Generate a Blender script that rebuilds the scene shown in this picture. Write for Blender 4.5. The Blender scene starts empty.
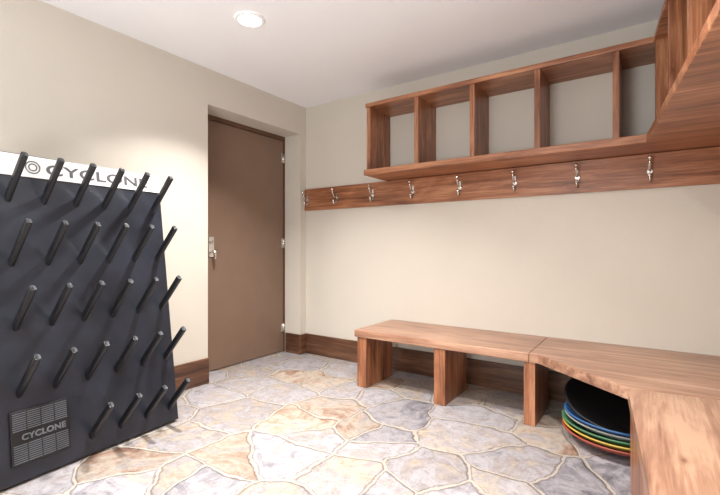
import bpy, bmesh, math, random
from mathutils import Vector, Matrix
random.seed(4)
S=bpy.context.scene
COL=S.collection
try:
    S.view_settings.view_transform='Standard'
    S.view_settings.look='None'
except Exception: pass

# ---------------------------------------------------------------- materials
def nm(name):
    m=bpy.data.materials.new(name); m.use_nodes=True
    nt=m.node_tree; b=nt.nodes['Principled BSDF']
    return m,nt,b
def N(nt,t,**k):
    n=nt.nodes.new(t)
    for a,v in k.items(): setattr(n,a,v)
    return n
def ramp(nt,stops,interp='LINEAR'):
    r=N(nt,'ShaderNodeValToRGB'); cr=r.color_ramp; cr.interpolation=interp
    while len(cr.elements)<len(stops): cr.elements.new(0.5)
    for e,(p,c) in zip(cr.elements,stops):
        e.position=p; e.color=(*c,1)
    return r
def lin(r,g,b):
    f=lambda c:(c/255/12.92) if c/255<=.04045 else ((c/255+.055)/1.055)**2.4
    return (f(r),f(g),f(b))
def simple(name,rgb,rough=.5,metal=0,noise=0.06,nscale=8,bump=0,bscale=60):
    m,nt,b=nm(name)
    tc=N(nt,'ShaderNodeTexCoord'); nz=N(nt,'ShaderNodeTexNoise'); nz.inputs['Scale'].default_value=nscale
    nz.inputs['Detail'].default_value=3
    nt.links.new(tc.outputs['Object'],nz.inputs['Vector'])
    c=lin(*rgb)
    r=ramp(nt,[(0.3,tuple(x*(1-noise) for x in c)),(0.7,tuple(min(1,x*(1+noise)) for x in c))])
    nt.links.new(nz.outputs['Fac'],r.inputs['Fac']); nt.links.new(r.outputs['Color'],b.inputs['Base Color'])
    b.inputs['Roughness'].default_value=rough; b.inputs['Metallic'].default_value=metal
    if bump:
        n2=N(nt,'ShaderNodeTexNoise'); n2.inputs['Scale'].default_value=bscale; n2.inputs['Detail'].default_value=4
        nt.links.new(tc.outputs['Object'],n2.inputs['Vector'])
        bp=N(nt,'ShaderNodeBump'); bp.inputs['Strength'].default_value=bump; bp.inputs['Distance'].default_value=.003
        nt.links.new(n2.outputs['Fac'],bp.inputs['Height']); nt.links.new(bp.outputs['Normal'],b.inputs['Normal'])
    return m
def wood(name,axis,dark,mid,light,rough=.33):
    m,nt,b=nm(name)
    tc=N(nt,'ShaderNodeTexCoord')
    def nz(across,along,detail,dist,rough_=.6):
        mp=N(nt,'ShaderNodeMapping'); sc=[across]*3; sc[axis]=along
        mp.inputs['Scale'].default_value=sc
        nt.links.new(tc.outputs['Object'],mp.inputs['Vector'])
        n=N(nt,'ShaderNodeTexNoise'); n.inputs['Scale'].default_value=1.0; n.inputs['Detail'].default_value=detail
        n.inputs['Roughness'].default_value=rough_; n.inputs['Distortion'].default_value=dist
        nt.links.new(mp.outputs['Vector'],n.inputs['Vector']); return n
    n1=nz(85,4,6,.3,.7)        # fine grain
    n2=nz(16,1.3,6,1.0,.62)    # figure
    n3=nz(3.5,1.6,3,1.2,.5)    # broad blotching
    def madd(a,k,c):
        x=N(nt,'ShaderNodeMath',operation='MULTIPLY_ADD'); x.inputs[1].default_value=k
        nt.links.new(a,x.inputs[0])
        if c is None: x.inputs[2].default_value=0
        else: nt.links.new(c,x.inputs[2])
        return x.outputs[0]
    v=madd(n1.outputs['Fac'],.32,madd(n2.outputs['Fac'],.46,madd(n3.outputs['Fac'],.22,None)))
    r=ramp(nt,[(.39,lin(*dark)),(.5,lin(*mid)),(.6,lin(*light))])
    nt.links.new(v,r.inputs['Fac'])
    # knots
    vo=N(nt,'ShaderNodeTexVoronoi'); mp=N(nt,'ShaderNodeMapping'); sc=[3.4]*3; sc[axis]=1.8
    mp.inputs['Scale'].default_value=sc; nt.links.new(tc.outputs['Object'],mp.inputs['Vector'])
    ds=N(nt,'ShaderNodeVectorMath',operation='MULTIPLY_ADD'); ds.inputs[1].default_value=(.10,.10,.10)
    nt.links.new(n2.outputs['Color'],ds.inputs[0]); nt.links.new(mp.outputs['Vector'],ds.inputs[2])
    nt.links.new(ds.outputs[0],vo.inputs['Vector']); vo.inputs['Scale'].default_value=1
    kr=ramp(nt,[(.015,(.45,.36,.32)),(.04,(.84,.79,.76)),(.085,(1,1,1))]); nt.links.new(vo.outputs['Distance'],kr.inputs['Fac'])
    mk=N(nt,'ShaderNodeMix',data_type='RGBA',blend_type='MULTIPLY'); mk.inputs['Factor'].default_value=1
    nt.links.new(r.outputs['Color'],mk.inputs['A']); nt.links.new(kr.outputs['Color'],mk.inputs['B'])
    nt.links.new(mk.outputs['Result'],b.inputs['Base Color'])
    b.inputs['Roughness'].default_value=rough
    bp=N(nt,'ShaderNodeBump'); bp.inputs['Strength'].default_value=.1; bp.inputs['Distance'].default_value=.002
    nt.links.new(n1.outputs['Fac'],bp.inputs['Height']); nt.links.new(bp.outputs['Normal'],b.inputs['Normal'])
    return m
D,M_,L=(94,56,36),(150,96,66),(190,136,100)
WX=wood('wood_grain_x',0,D,M_,L); WY=wood('wood_grain_y',1,D,M_,L); WZ=wood('wood_grain_z',2,D,M_,L)
TD,TM,TL=(120,84,66),(162,121,98),(192,154,128)
TX=wood('bench_wood_x',0,TD,TM,TL,.28); TY=wood('bench_wood_y',1,TD,TM,TL,.28)
bd=((58,36,26),(94,62,44),(124,88,64))
BX=wood('base_wood_x',0,*bd); BY=wood('base_wood_y',1,*bd)
WALL=simple('wall_paint',(205,198,187),.85,0,.015,3,.25,90)
CEIL=simple('ceiling_paint',(242,243,246),.9,0,.01,3,.15,90)
DOORM=simple('door_paint',(124,100,84),.42,0,.04,6,.1,50)
FRAME=simple('door_frame_paint',(96,68,50),.45)
CHROME=simple('brushed_nickel',(215,212,208),.22,1,.03)
BLACK=simple('rack_black_plastic',(33,36,45),.34,0,.35,5,.15,30)
PEG=simple('peg_black_plastic',(20,21,25),.28,0,.1)
PEGIN=simple('peg_opening',(84,86,90),.6)
WHITEB=simple('header_white',(210,209,207),.5,0,.02)
INK=simple('ink_dark',(74,74,78),.5)
GREYP=simple('print_grey',(92,96,102),.5)
RUB=simple('rubber_black',(22,22,24),.6)

def floormat():
    m,nt,b=nm('flagstone_floor')
    tc=N(nt,'ShaderNodeTexCoord')
    def noise(scale,detail,rough=.6,dist=0,vec=None):
        n=N(nt,'ShaderNodeTexNoise'); n.inputs['Scale'].default_value=scale; n.inputs['Detail'].default_value=detail
        n.inputs['Roughness'].default_value=rough; n.inputs['Distortion'].default_value=dist
        nt.links.new(vec or tc.outputs['Object'],n.inputs['Vector']); return n
    def warp(scale,detail,rough,amt,src):
        nz=noise(scale,detail,rough)
        sub=N(nt,'ShaderNodeVectorMath',operation='SUBTRACT'); sub.inputs[1].default_value=(.5,.5,.5)
        nt.links.new(nz.outputs['Color'],sub.inputs[0])
        scl=N(nt,'ShaderNodeVectorMath',operation='SCALE'); scl.inputs['Scale'].default_value=amt
        nt.links.new(sub.outputs[0],scl.inputs[0])
        add=N(nt,'ShaderNodeVectorMath',operation='ADD')
        nt.links.new(src,add.inputs[0]); nt.links.new(scl.outputs[0],add.inputs[1]); return add.outputs[0]
    wv=warp(1.6,2,.5,.34,tc.outputs['Object'])
    wv=warp(11,5,.65,.055,wv)
    def vor(feat):
        v=N(nt,'ShaderNodeTexVoronoi'); v.voronoi_dimensions='2D'; v.feature=feat
        v.inputs['Scale'].default_value=3.2; v.inputs['Randomness'].default_value=1
        nt.links.new(wv,v.inputs['Vector']); return v
    v1=vor('F1'); v2=vor('DISTANCE_TO_EDGE')
    sep=N(nt,'ShaderNodeSeparateColor'); nt.links.new(v1.outputs['Color'],sep.inputs[0])
    n2=noise(4.2,10,.76,1.3)
    f=N(nt,'ShaderNodeMath',operation='MULTIPLY_ADD'); f.inputs[1].default_value=.52
    f2=N(nt,'ShaderNodeMath',operation='MULTIPLY_ADD'); f2.inputs[1].default_value=2.0; f2.inputs[2].default_value=-.78
    nt.links.new(n2.outputs['Fac'],f2.inputs[0]); nt.links.new(sep.outputs[0],f.inputs[0]); nt.links.new(f2.outputs[0],f.inputs[2])
    r=ramp(nt,[(0,lin(112,109,114)),(.18,lin(146,142,148)),(.36,lin(176,172,175)),(.5,lin(156,148,148)),
               (.64,lin(182,170,156)),(.8,lin(164,140,124)),(.97,lin(134,104,88))])
    nt.links.new(f.outputs[0],r.inputs['Fac'])
    n5=noise(17,12,.88,.4)
    r5=ramp(nt,[(.38,(.55,.53,.53)),(.49,(.9,.9,.9)),(.62,(1.1,1.1,1.1))]); nt.links.new(n5.outputs['Fac'],r5.inputs['Fac'])
    mu=N(nt,'ShaderNodeMix',data_type='RGBA',blend_type='MULTIPLY'); mu.inputs['Factor'].default_value=.9
    nt.links.new(r.outputs['Color'],mu.inputs['A']); nt.links.new(r5.outputs['Color'],mu.inputs['B'])
    rb=ramp(nt,[(0,(.82,.82,.83)),(1,(1.12,1.12,1.12))]); nt.links.new(sep.outputs[1],rb.inputs['Fac'])
    mb=N(nt,'ShaderNodeMix',data_type='RGBA',blend_type='MULTIPLY'); mb.inputs['Factor'].default_value=1
    nt.links.new(mu.outputs['Result'],mb.inputs['A']); nt.links.new(rb.outputs['Color'],mb.inputs['B'])
    n4=noise(9,3)
    wd_=N(nt,'ShaderNodeMath',operation='MULTIPLY_ADD'); wd_.inputs[1].default_value=-.05; wd_.inputs[2].default_value=.020
    nt.links.new(n4.outputs['Fac'],wd_.inputs[0])
    de=N(nt,'ShaderNodeMath',operation='ADD'); nt.links.new(v2.outputs['Distance'],de.inputs[0]); nt.links.new(wd_.outputs[0],de.inputs[1])
    g=ramp(nt,[(.012,(.9,.9,.9)),(.030,(0,0,0))]); nt.links.new(de.outputs[0],g.inputs['Fac'])
    mg=N(nt,'ShaderNodeMix',data_type='RGBA'); mg.inputs['B'].default_value=(*lin(178,170,160),1)
    nt.links.new(g.outputs['Color'],mg.inputs['Factor']); nt.links.new(mb.outputs['Result'],mg.inputs['A'])
    g2=ramp(nt,[(.010,(1,1,1)),(.025,(.46,.40,.37)),(.042,(1,1,1))]); nt.links.new(de.outputs[0],g2.inputs['Fac'])
    ml=N(nt,'ShaderNodeMix',data_type='RGBA',blend_type='MULTIPLY'); ml.inputs['Factor'].default_value=.9
    nt.links.new(mg.outputs['Result'],ml.inputs['A']); nt.links.new(g2.outputs['Color'],ml.inputs['B'])
    nt.links.new(ml.outputs['Result'],b.inputs['Base Color'])
    b.inputs['Roughness'].default_value=.42
    h=N(nt,'ShaderNodeMath',operation='MULTIPLY_ADD'); h.inputs[1].default_value=1.0
    gg=ramp(nt,[(.008,(0,0,0)),(.05,(1,1,1))]); nt.links.new(de.outputs[0],gg.inputs['Fac'])
    nt.links.new(n2.outputs['Fac'],h.inputs[0]); nt.links.new(gg.outputs['Color'],h.inputs[2])
    bp=N(nt,'ShaderNodeBump'); bp.inputs['Strength'].default_value=.7; bp.inputs['Distance'].default_value=.008
    nt.links.new(h.outputs[0],bp.inputs['Height']); nt.links.new(bp.outputs['Normal'],b.inputs['Normal'])
    return m
FLOOR=floormat()

# ---------------------------------------------------------------- mesh helpers
def empty(name,loc=(0,0,0),mat=None):
    e=bpy.data.objects.new(name,None); COL.objects.link(e); e.empty_display_size=.1
    if mat is not None: e.matrix_world=mat
    else: e.location=loc
    return e
def finish(name,bm,mats,parent=None,bevel=0,smooth=False,seg=2):
    bmesh.ops.recalc_face_normals(bm,faces=bm.faces)
    me=bpy.data.meshes.new(name); bm.to_mesh(me); bm.free()
    for m in (mats if isinstance(mats,(list,tuple)) else [mats]): me.materials.append(m)
    if smooth:
        for p in me.polygons: p.use_smooth=True
    o=bpy.data.objects.new(name,me); COL.objects.link(o)
    if parent: o.parent=parent
    if bevel:
        md=o.modifiers.new('bevel','BEVEL'); md.width=bevel; md.segments=seg; md.limit_method='ANGLE'; md.angle_limit=math.radians(40)
    return o
def addprism(bm,poly,z0,z1,mi=0):
    a=[bm.verts.new((x,y,z0)) for x,y in poly]; b=[bm.verts.new((x,y,z1)) for x,y in poly]
    fs=[bm.faces.new(list(reversed(a))),bm.faces.new(b)]
    n=len(poly)
    for i in range(n): fs.append(bm.faces.new((a[i],a[(i+1)%n],b[(i+1)%n],b[i])))
    for f in fs: f.material_index=mi
def rect(x0,x1,y0,y1): return [(x0,y0),(x1,y0),(x1,y1),(x0,y1)]
def prism(name,poly,z0,z1,mat,parent=None,bevel=.003):
    bm=bmesh.new(); addprism(bm,poly,z0,z1); return finish(name,bm,mat,parent,bevel)
def box(name,x0,x1,y0,y1,z0,z1,mat,parent=None,bevel=.003):
    return prism(name,rect(x0,x1,y0,y1),z0,z1,mat,parent,bevel)
def tube(bm,pts,rads,seg=14,mi=0,cap=True):
    pts=[Vector(p) for p in pts]; rings=[]
    if not isinstance(rads,(list,tuple)): rads=[rads]*len(pts)
    up=None
    for i,p in enumerate(pts):
        t=(pts[min(i+1,len(pts)-1)]-pts[max(i-1,0)]).normalized()
        if up is None:
            up=t.orthogonal().normalized()
        else:
            up=(up-t*up.dot(t)).normalized()
        s=t.cross(up)
        rings.append([bm.verts.new(p+(up*math.cos(2*math.pi*k/seg)+s*math.sin(2*math.pi*k/seg))*rads[i]) for k in range(seg)])
    for a,b in zip(rings,rings[1:]):
        for k in range(seg):
            f=bm.faces.new((a[k],a[(k+1)%seg],b[(k+1)%seg],b[k])); f.material_index=mi; f.smooth=True
    if cap:
        bm.faces.new(list(reversed(rings[0]))).material_index=mi; bm.faces.new(rings[-1]).material_index=mi
def ball(bm,c,r,sc=(1,1,1)):
    bmesh.ops.create_uvsphere(bm,u_segments=16,v_segments=10,radius=r,matrix=Matrix.Translation(c)@Matrix.Diagonal((*sc,1)))

# ---------------------------------------------------------------- dimensions
XL=-2.64; YB=2.94; ZC=2.28; YF=-1.7
XR0=.36                       # back-right corner
WD=Vector((.09,-.996)).normalized()   # right wall runs slightly off square
def wallx(y): return XR0+(YB-y)*(-WD.x/WD.y)
XF=wallx(YF)
OY0,OY1,OZ=1.882,2.862,2.02
DX=-2.845

# ---------------------------------------------------------------- room shell
prism('floor',[(-3.1,YF-.1),(XF+.2,YF-.1),(XR0+.2,YB+.15),(-3.1,YB+.15)],-.08,0,FLOOR,None,0)
prism('ceiling',[(-3.1,YF-.1),(XF+.2,YF-.1),(XR0+.2,YB+.15),(-3.1,YB+.15)],ZC,ZC+.08,CEIL,None,0)
bm=bmesh.new()
addprism(bm,rect(-2.98,XL,YF-.1,OY0),0,ZC)
addprism(bm,rect(-2.98,XL,OY1,YB+.15),0,ZC)
addprism(bm,rect(-2.98,XL,OY0,OY1),OZ,ZC)
finish('wall_left',bm,WALL)
prism('wall_back',rect(XL,XR0+.15,YB,YB+.12),0,ZC,WALL,None,0)
prism('wall_right',[(XF,YF),(XF+.12,YF),(XR0+.12,YB),(XR0,YB)],0,ZC,WALL,None,0)
prism('wall_front',rect(XL,XF,YF-.1,YF),0,ZC,WALL,None,0)

BH=.182
def baseboard(name,boxes,mat):
    bm=bmesh.new()
    for (x0,x1,y0,y1) in boxes:
        addprism(bm,rect(x0,x1,y0,y1),0,BH)
    finish(name,bm,mat,None,.004)
baseboard('baseboard_left',[(XL,XL+.018,YF,OY0)],BY)
baseboard('baseboard_pier',[(XL,XL+.018,OY1-.018,YB)],BY)
baseboard('baseboard_jamb',[(DX+.03,XL,OY1-.018,OY1)],BX)
baseboard('baseboard_back',[(XL+.018,XR0-.02,YB-.018,YB)],BX)

# ---------------------------------------------------------------- door
door=empty('door_1',(0,0,0))
DY0,DY1=OY0+.03,OY1-.012
bm=bmesh.new()
addprism(bm,rect(DX-.06,DX+.012,OY0,DY0),0,OZ)
addprism(bm,rect(DX-.06,DX+.012,DY1,OY1),0,OZ)
addprism(bm,rect(DX-.06,DX+.012,DY0,DY1),OZ-.035,OZ)
finish('door_frame',bm,FRAME,door,.002)
box('door_leaf',DX-.045,DX,DY0+.002,DY1-.002,.008,OZ-.038,DOORM,door,.002)
bm=bmesh.new()
hy=2.055; hz=.955
addprism(bm,rect(DX,DX+.008,hy-.025,hy+.025),hz-.05,hz+.11)
tube(bm,[(DX,hy,hz-.01),(DX+.05,hy,hz-.01)],.011)
tube(bm,[(DX+.048,hy,hz-.01),(DX+.052,hy,hz-.03),(DX+.05,hy+.004,hz-.065)],[.012,.012,.009])
ball(bm,(DX+.05,hy,hz-.012),.016)
tube(bm,[(DX,hy,hz+.07),(DX+.022,hy,hz+.07)],[.02,.017])
tube(bm,[(DX+.02,hy,hz+.06),(DX+.03,hy,hz+.08)],[.006,.006])
finish('door_handle',bm,CHROME,door,.0015)
bm=bmesh.new()
for z in (.22,1.02,1.82):
    tube(bm,[(DX+.008,DY1-.002,z-.045),(DX+.008,DY1-.002,z+.045)],.0075)
    addprism(bm,rect(DX,DX+.003,DY1-.028,DY1-.002),z-.045,z+.045)
finish('door_hinges',bm,CHROME,door)

# ---------------------------------------------------------------- recessed ceiling lights
EM,nt,b=nm('lamp_glow'); b.inputs['Emission Color'].default_value=(1,.97,.92,1); b.inputs['Emission Strength'].default_value=14
b.inputs['Base Color'].default_value=(1,1,1,1)
TRIM=simple('light_trim_white',(245,245,245),.5)
def downlight(x,y,power,size=.13,spread=130):
    bm=bmesh.new()
    seg=40
    prof=[(.062,-.002),(.066,-.010),(.080,-.010),(.088,-.001)]
    rings=[[bm.verts.new((x+r*math.cos(2*math.pi*k/seg),y+r*math.sin(2*math.pi*k/seg),ZC+z)) for k in range(seg)] for r,z in prof]
    for a,b_ in zip(rings,rings[1:]):
        for k in range(seg):
            bm.faces.new((a[k],a[(k+1)%seg],b_[(k+1)%seg],b_[k]))
    f=bm.faces.new(rings[0]); f.material_index=1
    finish('recessed_ceiling_light',bm,[TRIM,EM])
    l=bpy.data.lights.new('downlight_lamp','AREA'); l.shape='DISK'; l.size=size; l.energy=power; l.color=(1,.965,.92)
    l.spread=math.radians(spread)
    o=bpy.data.objects.new('downlight_lamp',l); COL.objects.link(o); o.location=(x,y,ZC-.02)
downlight(-1.873,1.611,35,.13,110)
downlight(-.55,1.25,27)
downlight(-1.6,-.2,18)
downlight(-.55,-.4,20)
# added fill light behind the camera, aimed up to brighten the ceiling
l=bpy.data.lights.new('added_up_fill','AREA'); l.shape='DISK'; l.size=.9; l.energy=48; l.color=(.94,.97,1)
o=bpy.data.objects.new('added_up_fill',l); COL.objects.link(o); o.location=(-.9,-.9,.85)
o.rotation_euler=(math.radians(180-38),0,math.radians(5))
l=bpy.data.lights.new('added_room_fill','POINT'); l.shadow_soft_size=.35; l.energy=22; l.color=(1,.99,.98)  # invented soft fill behind the camera, not a lamp of this room
o=bpy.data.objects.new('added_room_fill',l); COL.objects.link(o); o.location=(-.6,-.7,1.3)

# ---------------------------------------------------------------- bench
BT=.40; TH=.05; BYF=2.42
bench=empty('mudroom_bench',(0,0,0))
P1=Vector((-.50,BYF)); P2=Vector((-.075,2.055))
wd=Vector((.087,-.996)).normalized()
wingY=.35
P3=P2+wd*((P2.y-wingY)/(-wd.y))
sx=-.545
prism('bench_top_main',[(-1.72,BYF),(sx-.001,BYF),(sx-.001,YB),(-1.72,YB)],BT-TH,BT,TX,bench,.006)
q=(wallx(2.13)-.001,2.13)
prism('bench_top_corner',[(sx+.001,BYF),(P1.x,P1.y),(P2.x,P2.y+.001),q,(XR0-.001,YB),(sx+.001,YB)],BT-TH,BT,TX,bench,.004)
prism('bench_top_wing',[(P2.x,P2.y-.001),(P3.x,P3.y),(wallx(wingY)-.001,wingY),(q[0],q[1]-.002)],BT-TH,BT,TY,bench,.004)
for i,x in enumerate((-1.70,-1.115,-.575)):
    box('leg_%d'%(i+1),x,x+(.075 if i<2 else .06),BYF+.01,2.80,0,BT-TH,WZ,bench,.003)
n=Vector((-wd.y,wd.x))
if n.x<0: n=-n
A=P2+wd*.012+n*.008
B=P3-wd*.01+n*.008
prism('wing_front_panel',[(A.x,A.y),(B.x,B.y),(B.x+n.x*.03,B.y+n.y*.03),(A.x+n.x*.03,A.y+n.y*.03)],0,BT-TH,WZ,bench,.003)
B2=B-wd*.03
prism('wing_end_panel',[(B.x+n.x*.03,B.y),(B.x+n.x*.48,B.y+n.y*.5),(B2.x+n.x*.48,B2.y+n.y*.5),(B2.x+n.x*.03,B2.y)],0,BT-TH,WZ,bench,.002)
prism('back_rail',rect(-1.70,.30,YB-.04,YB-.019),BT-TH-.05,BT-TH,WX,bench,.002)

# ---------------------------------------------------------------- cubby shelves
sh=empty('wall_cubby_shelf',(0,0,0))
SF=2.64; ZT=2.064; ZB=1.52; TB=.042; TT=.03
wq=Vector((.105,-.9945)).normalized(); wn=Vector((-wq.y,wq.x)); 
if wn.x<0: wn=-wn
F0=Vector((.022,SF))
def fw(t,off=0): 
    p=F0+wq*t+wn*off; return (p.x,p.y)
lip=.035
yend=.7
tl=(SF-yend)/(-wq.y)
c=F0+Vector((-lip,-lip))
e=F0+wq*tl+wn*(-lip)
prism('bottom_board',[(-1.765,SF-lip),(c.x,SF-lip),(e.x,e.y),(wallx(e.y)-.002,e.y),(XR0-.002,YB-.001),(-1.765,YB-.001)],ZB,ZB+TB,WX,sh,.004)
c2=F0+Vector((-.006,-.012)); e2=F0+wq*tl+wn*(-.01)
prism('top_board',[(-1.765,SF-.012),(c2.x,SF-.012),(e2.x,e2.y),(wallx(e2.y)-.002,e2.y),(XR0-.002,YB-.001),(-1.765,YB-.001)],ZT-TT,ZT,WX,sh,.003)
for i,x in enumerate((-1.76,-1.36,-.96,-.565,-.165)):
    box('divider_%d'%(i+1),x,x+.032,SF,YB-.002,ZB+TB,ZT-TT,WZ,sh,.002)
for i,t in enumerate((0.0,.40,.80,1.20,1.60,1.90)):
    a=fw(t,0); b1=fw(t+.032,0); 
    dpt=wallx(a[1])-a[0]-.012
    prism('wing_divider_%d'%(i+1),[a,b1,fw(t+.032,dpt-.005),fw(t,dpt-.005)],ZB+TB,ZT-TT,WZ,sh,.002)

# ---------------------------------------------------------------- hook rail
rail=empty('coat_hook_rail',(0,0,0))
box('rail_board',XL+.002,XR0-.004,YB-.024,YB-.001,1.32,ZB-.003,WX,rail,.003)
def hook(i,x,z):
    bm=bmesh.new(); y=YB-.024
    tube(bm,[(x,y+.001,z-.002),(x,y-.006,z-.002)],[.017,.014],20)
    addprism(bm,rect(x-.008,x+.008,y-.005,y),z-.045,z+.045)
    tube(bm,[(x,y-.003,z+.005),(x,y-.022,z+.004),(x,y-.045,z+.016),(x,y-.06,z+.04),(x,y-.064,z+.062)],[.0075,.0065,.006,.0055,.006],10)
    ball(bm,(x,y-.065,z+.068),.0115)
    tube(bm,[(x,y-.003,z-.02),(x,y-.01,z-.045),(x,y-.026,z-.06),(x,y-.042,z-.052),(x,y-.047,z-.034)],[.0075,.007,.006,.0055,.006],10)
    ball(bm,(x,y-.047,z-.028),.0105)
    finish('hook_%d'%i,bm,CHROME,rail)
for i,x in enumerate((-2.60,-2.26,-1.88,-1.51,-1.13,-.745,-.37,0.0)):
    hook(i+1,x,1.415)

# ---------------------------------------------------------------- glove / boot drying rack
ux=Vector((-.082,.9966,0)).normalized(); uy=Vector((-.13,-.011,1)).normalized(); uz=ux.cross(uy).normalized(); uy=uz.cross(ux)
Mx=Matrix.Identity(4)
for r in range(3):
    Mx[r][0]=ux[r]; Mx[r][1]=uy[r]; Mx[r][2]=uz[r]
Mx[0][3]=-2.12; Mx[1][3]=.525; Mx[2][3]=.012
rack=empty('boot_drying_rack',mat=Mx)
W,H=.85,1.40
box('back_panel',0,W,0,H,-.05,0,BLACK,rack,.006)
box('header_strip',.004,W-.004,H-.105,H-.006,0.0005,.005,WHITEB,rack,.001)
def label(txt,size,x,y,z,mat,name,ext=.0008):
    cu=bpy.data.curves.new(name,'FONT'); cu.body=txt; cu.size=size; cu.extrude=ext; cu.space_character=1.05; cu.offset=.0012
    o=bpy.data.objects.new(name,cu); COL.objects.link(o)
    dg=bpy.context.evaluated_depsgraph_get(); dg.update()
    me=bpy.data.meshes.new_from_object(o.evaluated_get(dg)); COL.objects.unlink(o); bpy.data.objects.remove(o)
    me.materials.clear(); me.materials.append(mat)
    xs=[v.co.x for v in me.vertices]; w=max(xs)-min(xs)
    o=bpy.data.objects.new(name,me); COL.objects.link(o); o.parent=rack; o.location=(x,y,z)
    return o,w
o,w=label('CYCLONE',.068,.265,H-.082,.006,INK,'header_lettering'); o.scale=(.50/w,1,1)
bm=bmesh.new()
for r0,r1 in ((.025,.030),(.013,.018)):
    seg=32
    a=[bm.verts.new((.215+r0*math.cos(2*math.pi*k/seg),H-.058+r0*math.sin(2*math.pi*k/seg),.0065)) for k in range(seg)]
    b_=[bm.verts.new((.215+r1*math.cos(2*math.pi*k/seg),H-.058+r1*math.sin(2*math.pi*k/seg),.0065)) for k in range(seg)]
    for k in range(seg): bm.faces.new((a[k],a[(k+1)%seg],b_[(k+1)%seg],b_[k]))
finish('header_emblem',bm,INK,rack)
pd=Vector((0,.64,.765)).normalized(); px=Vector((1,0,0)); pn=pd.cross(px)
def peg(i,x,y):
    bm=bmesh.new(); Lg=.232
    def ring(hw,hh,d,nseg=6,rad=.009):
        vs=[]
        rad=min(rad,hw*.9,hh*.9)
        for cx,cy,a0 in ((hw-rad,hh-rad,0),(-(hw-rad),hh-rad,90),(-(hw-rad),-(hh-rad),180),(hw-rad,-(hh-rad),270)):
            for k in range(nseg):
                a=math.radians(a0+90*k/(nseg-1))
                p=Vector((x,y,0))+pd*d+px*(cx+rad*math.cos(a))+pn*(cy+rad*math.sin(a))
                vs.append(bm.verts.new(p))
        return vs
    rs=[ring(.0115,.016,-.02),ring(.0115,.016,Lg-.003),ring(.0108,.0153,Lg),ring(.008,.0125,Lg),ring(.0075,.012,Lg-.02)]
    for j,(a,b2) in enumerate(zip(rs,rs[1:])):
        for k in range(len(a)):
            f=bm.faces.new((a[k],a[(k+1)%len(a)],b2[(k+1)%len(a)],b2[k])); f.smooth=True; f.material_index=1 if j==3 else 0
    bm.faces.new(rs[-1]).material_index=1
    finish('peg_%d'%i,bm,[PEG,PEGIN],rack)
k=0
for r,yy in enumerate((1.195,.915,.640,.362,.088)):
    for cidx in range(6):
        if r==4 and cidx<2: continue
        k+=1; peg(k,.118+.136*cidx,yy)
# vent housing with a slotted grille and small lettering
box('vent_housing',.075,.292,.072,.290,.0004,.012,PEG,rack,.004)
bm=bmesh.new()
for j in range(24):
    y=.080+j*.0086
    if 9<=j<=14: continue
    for s in range(4):
        x=.083+s*.0515
        addprism(bm,rect(x,x+.047,y,y+.0032),.0118,.0142)
finish('vent_grille',bm,GREYP,rack)
o,w=label('CYCLONE',.034,.112,.168,.0128,GREYP,'vent_lettering'); o.scale=(.165/w,1,1)
inv=Mx.inverted()
bm=bmesh.new()
for yy in (.70,1.28):
    a=inv@Vector((-2.34,yy,.95)); b_=inv@Vector((-2.56,yy,.012))
    tube(bm,[a,b_],.012)
    c1=inv@Vector((-2.20,yy,.1)); c2_=inv@Vector((-2.56,yy,.05)); tube(bm,[c1,c2_],.009)
finish('rear_props',bm,RUB,rack)

# ---------------------------------------------------------------- saucer sled stack
st=empty('saucer_sled_stack',(-.115,2.475,0))
cols=[(156,72,58),(186,160,72),(70,116,82),(165,165,160),(48,92,144),(16,16,18)]
R=.265
for i,cl in enumerate(cols):
    m=simple('sled_plastic_%d'%i,cl,.5,0,.03)
    bm=bmesh.new(); seg=56
    prof=[(0.0,.004),(.10,.006),(.17,.016),(.225,.042),(.250,.062),(.262,.066),(R,.061),(.258,.056),(.230,.036),(.172,.010),(.10,.001),(0,0)]
    rings=[]
    for r,z in prof:
        if r==0: rings.append([bm.verts.new((0,0,z))]); continue
        rings.append([bm.verts.new((r*math.cos(2*math.pi*q_/seg),r*math.sin(2*math.pi*q_/seg),z)) for q_ in range(seg)])
    for a,b_ in zip(rings,rings[1:]):
        for q_ in range(seg):
            if len(a)==1: f=bm.faces.new((a[0],b_[q_],b_[(q_+1)%seg]))
            elif len(b_)==1: f=bm.faces.new((a[q_],a[(q_+1)%seg],b_[0]))
            else: f=bm.faces.new((a[q_],a[(q_+1)%seg],b_[(q_+1)%seg],b_[q_]))
            f.smooth=True
    o=finish('saucer_%d'%(i+1),bm,m,st)
    o.location=(random.uniform(-.008,.008),random.uniform(-.008,.008),.002+i*.021)
    if i==5: o.rotation_euler=(math.radians(17),math.radians(4),0); o.location.z+=.05; o.location.y+=.02

# ---------------------------------------------------------------- world + camera
w=bpy.data.worlds.new('world'); S.world=w; w.use_nodes=True
w.node_tree.nodes['Background'].inputs['Color'].default_value=(.9,.95,1,1); w.node_tree.nodes['Background'].inputs['Strength'].default_value=.3
cam=bpy.data.cameras.new('camera'); co=bpy.data.objects.new('camera',cam); COL.objects.link(co)
cam.sensor_width=36; cam.lens=36*420/720; cam.clip_start=.02
co.location=(0,0,.98); co.rotation_euler=(math.radians(90),0,math.radians(34.6))
S.camera=co
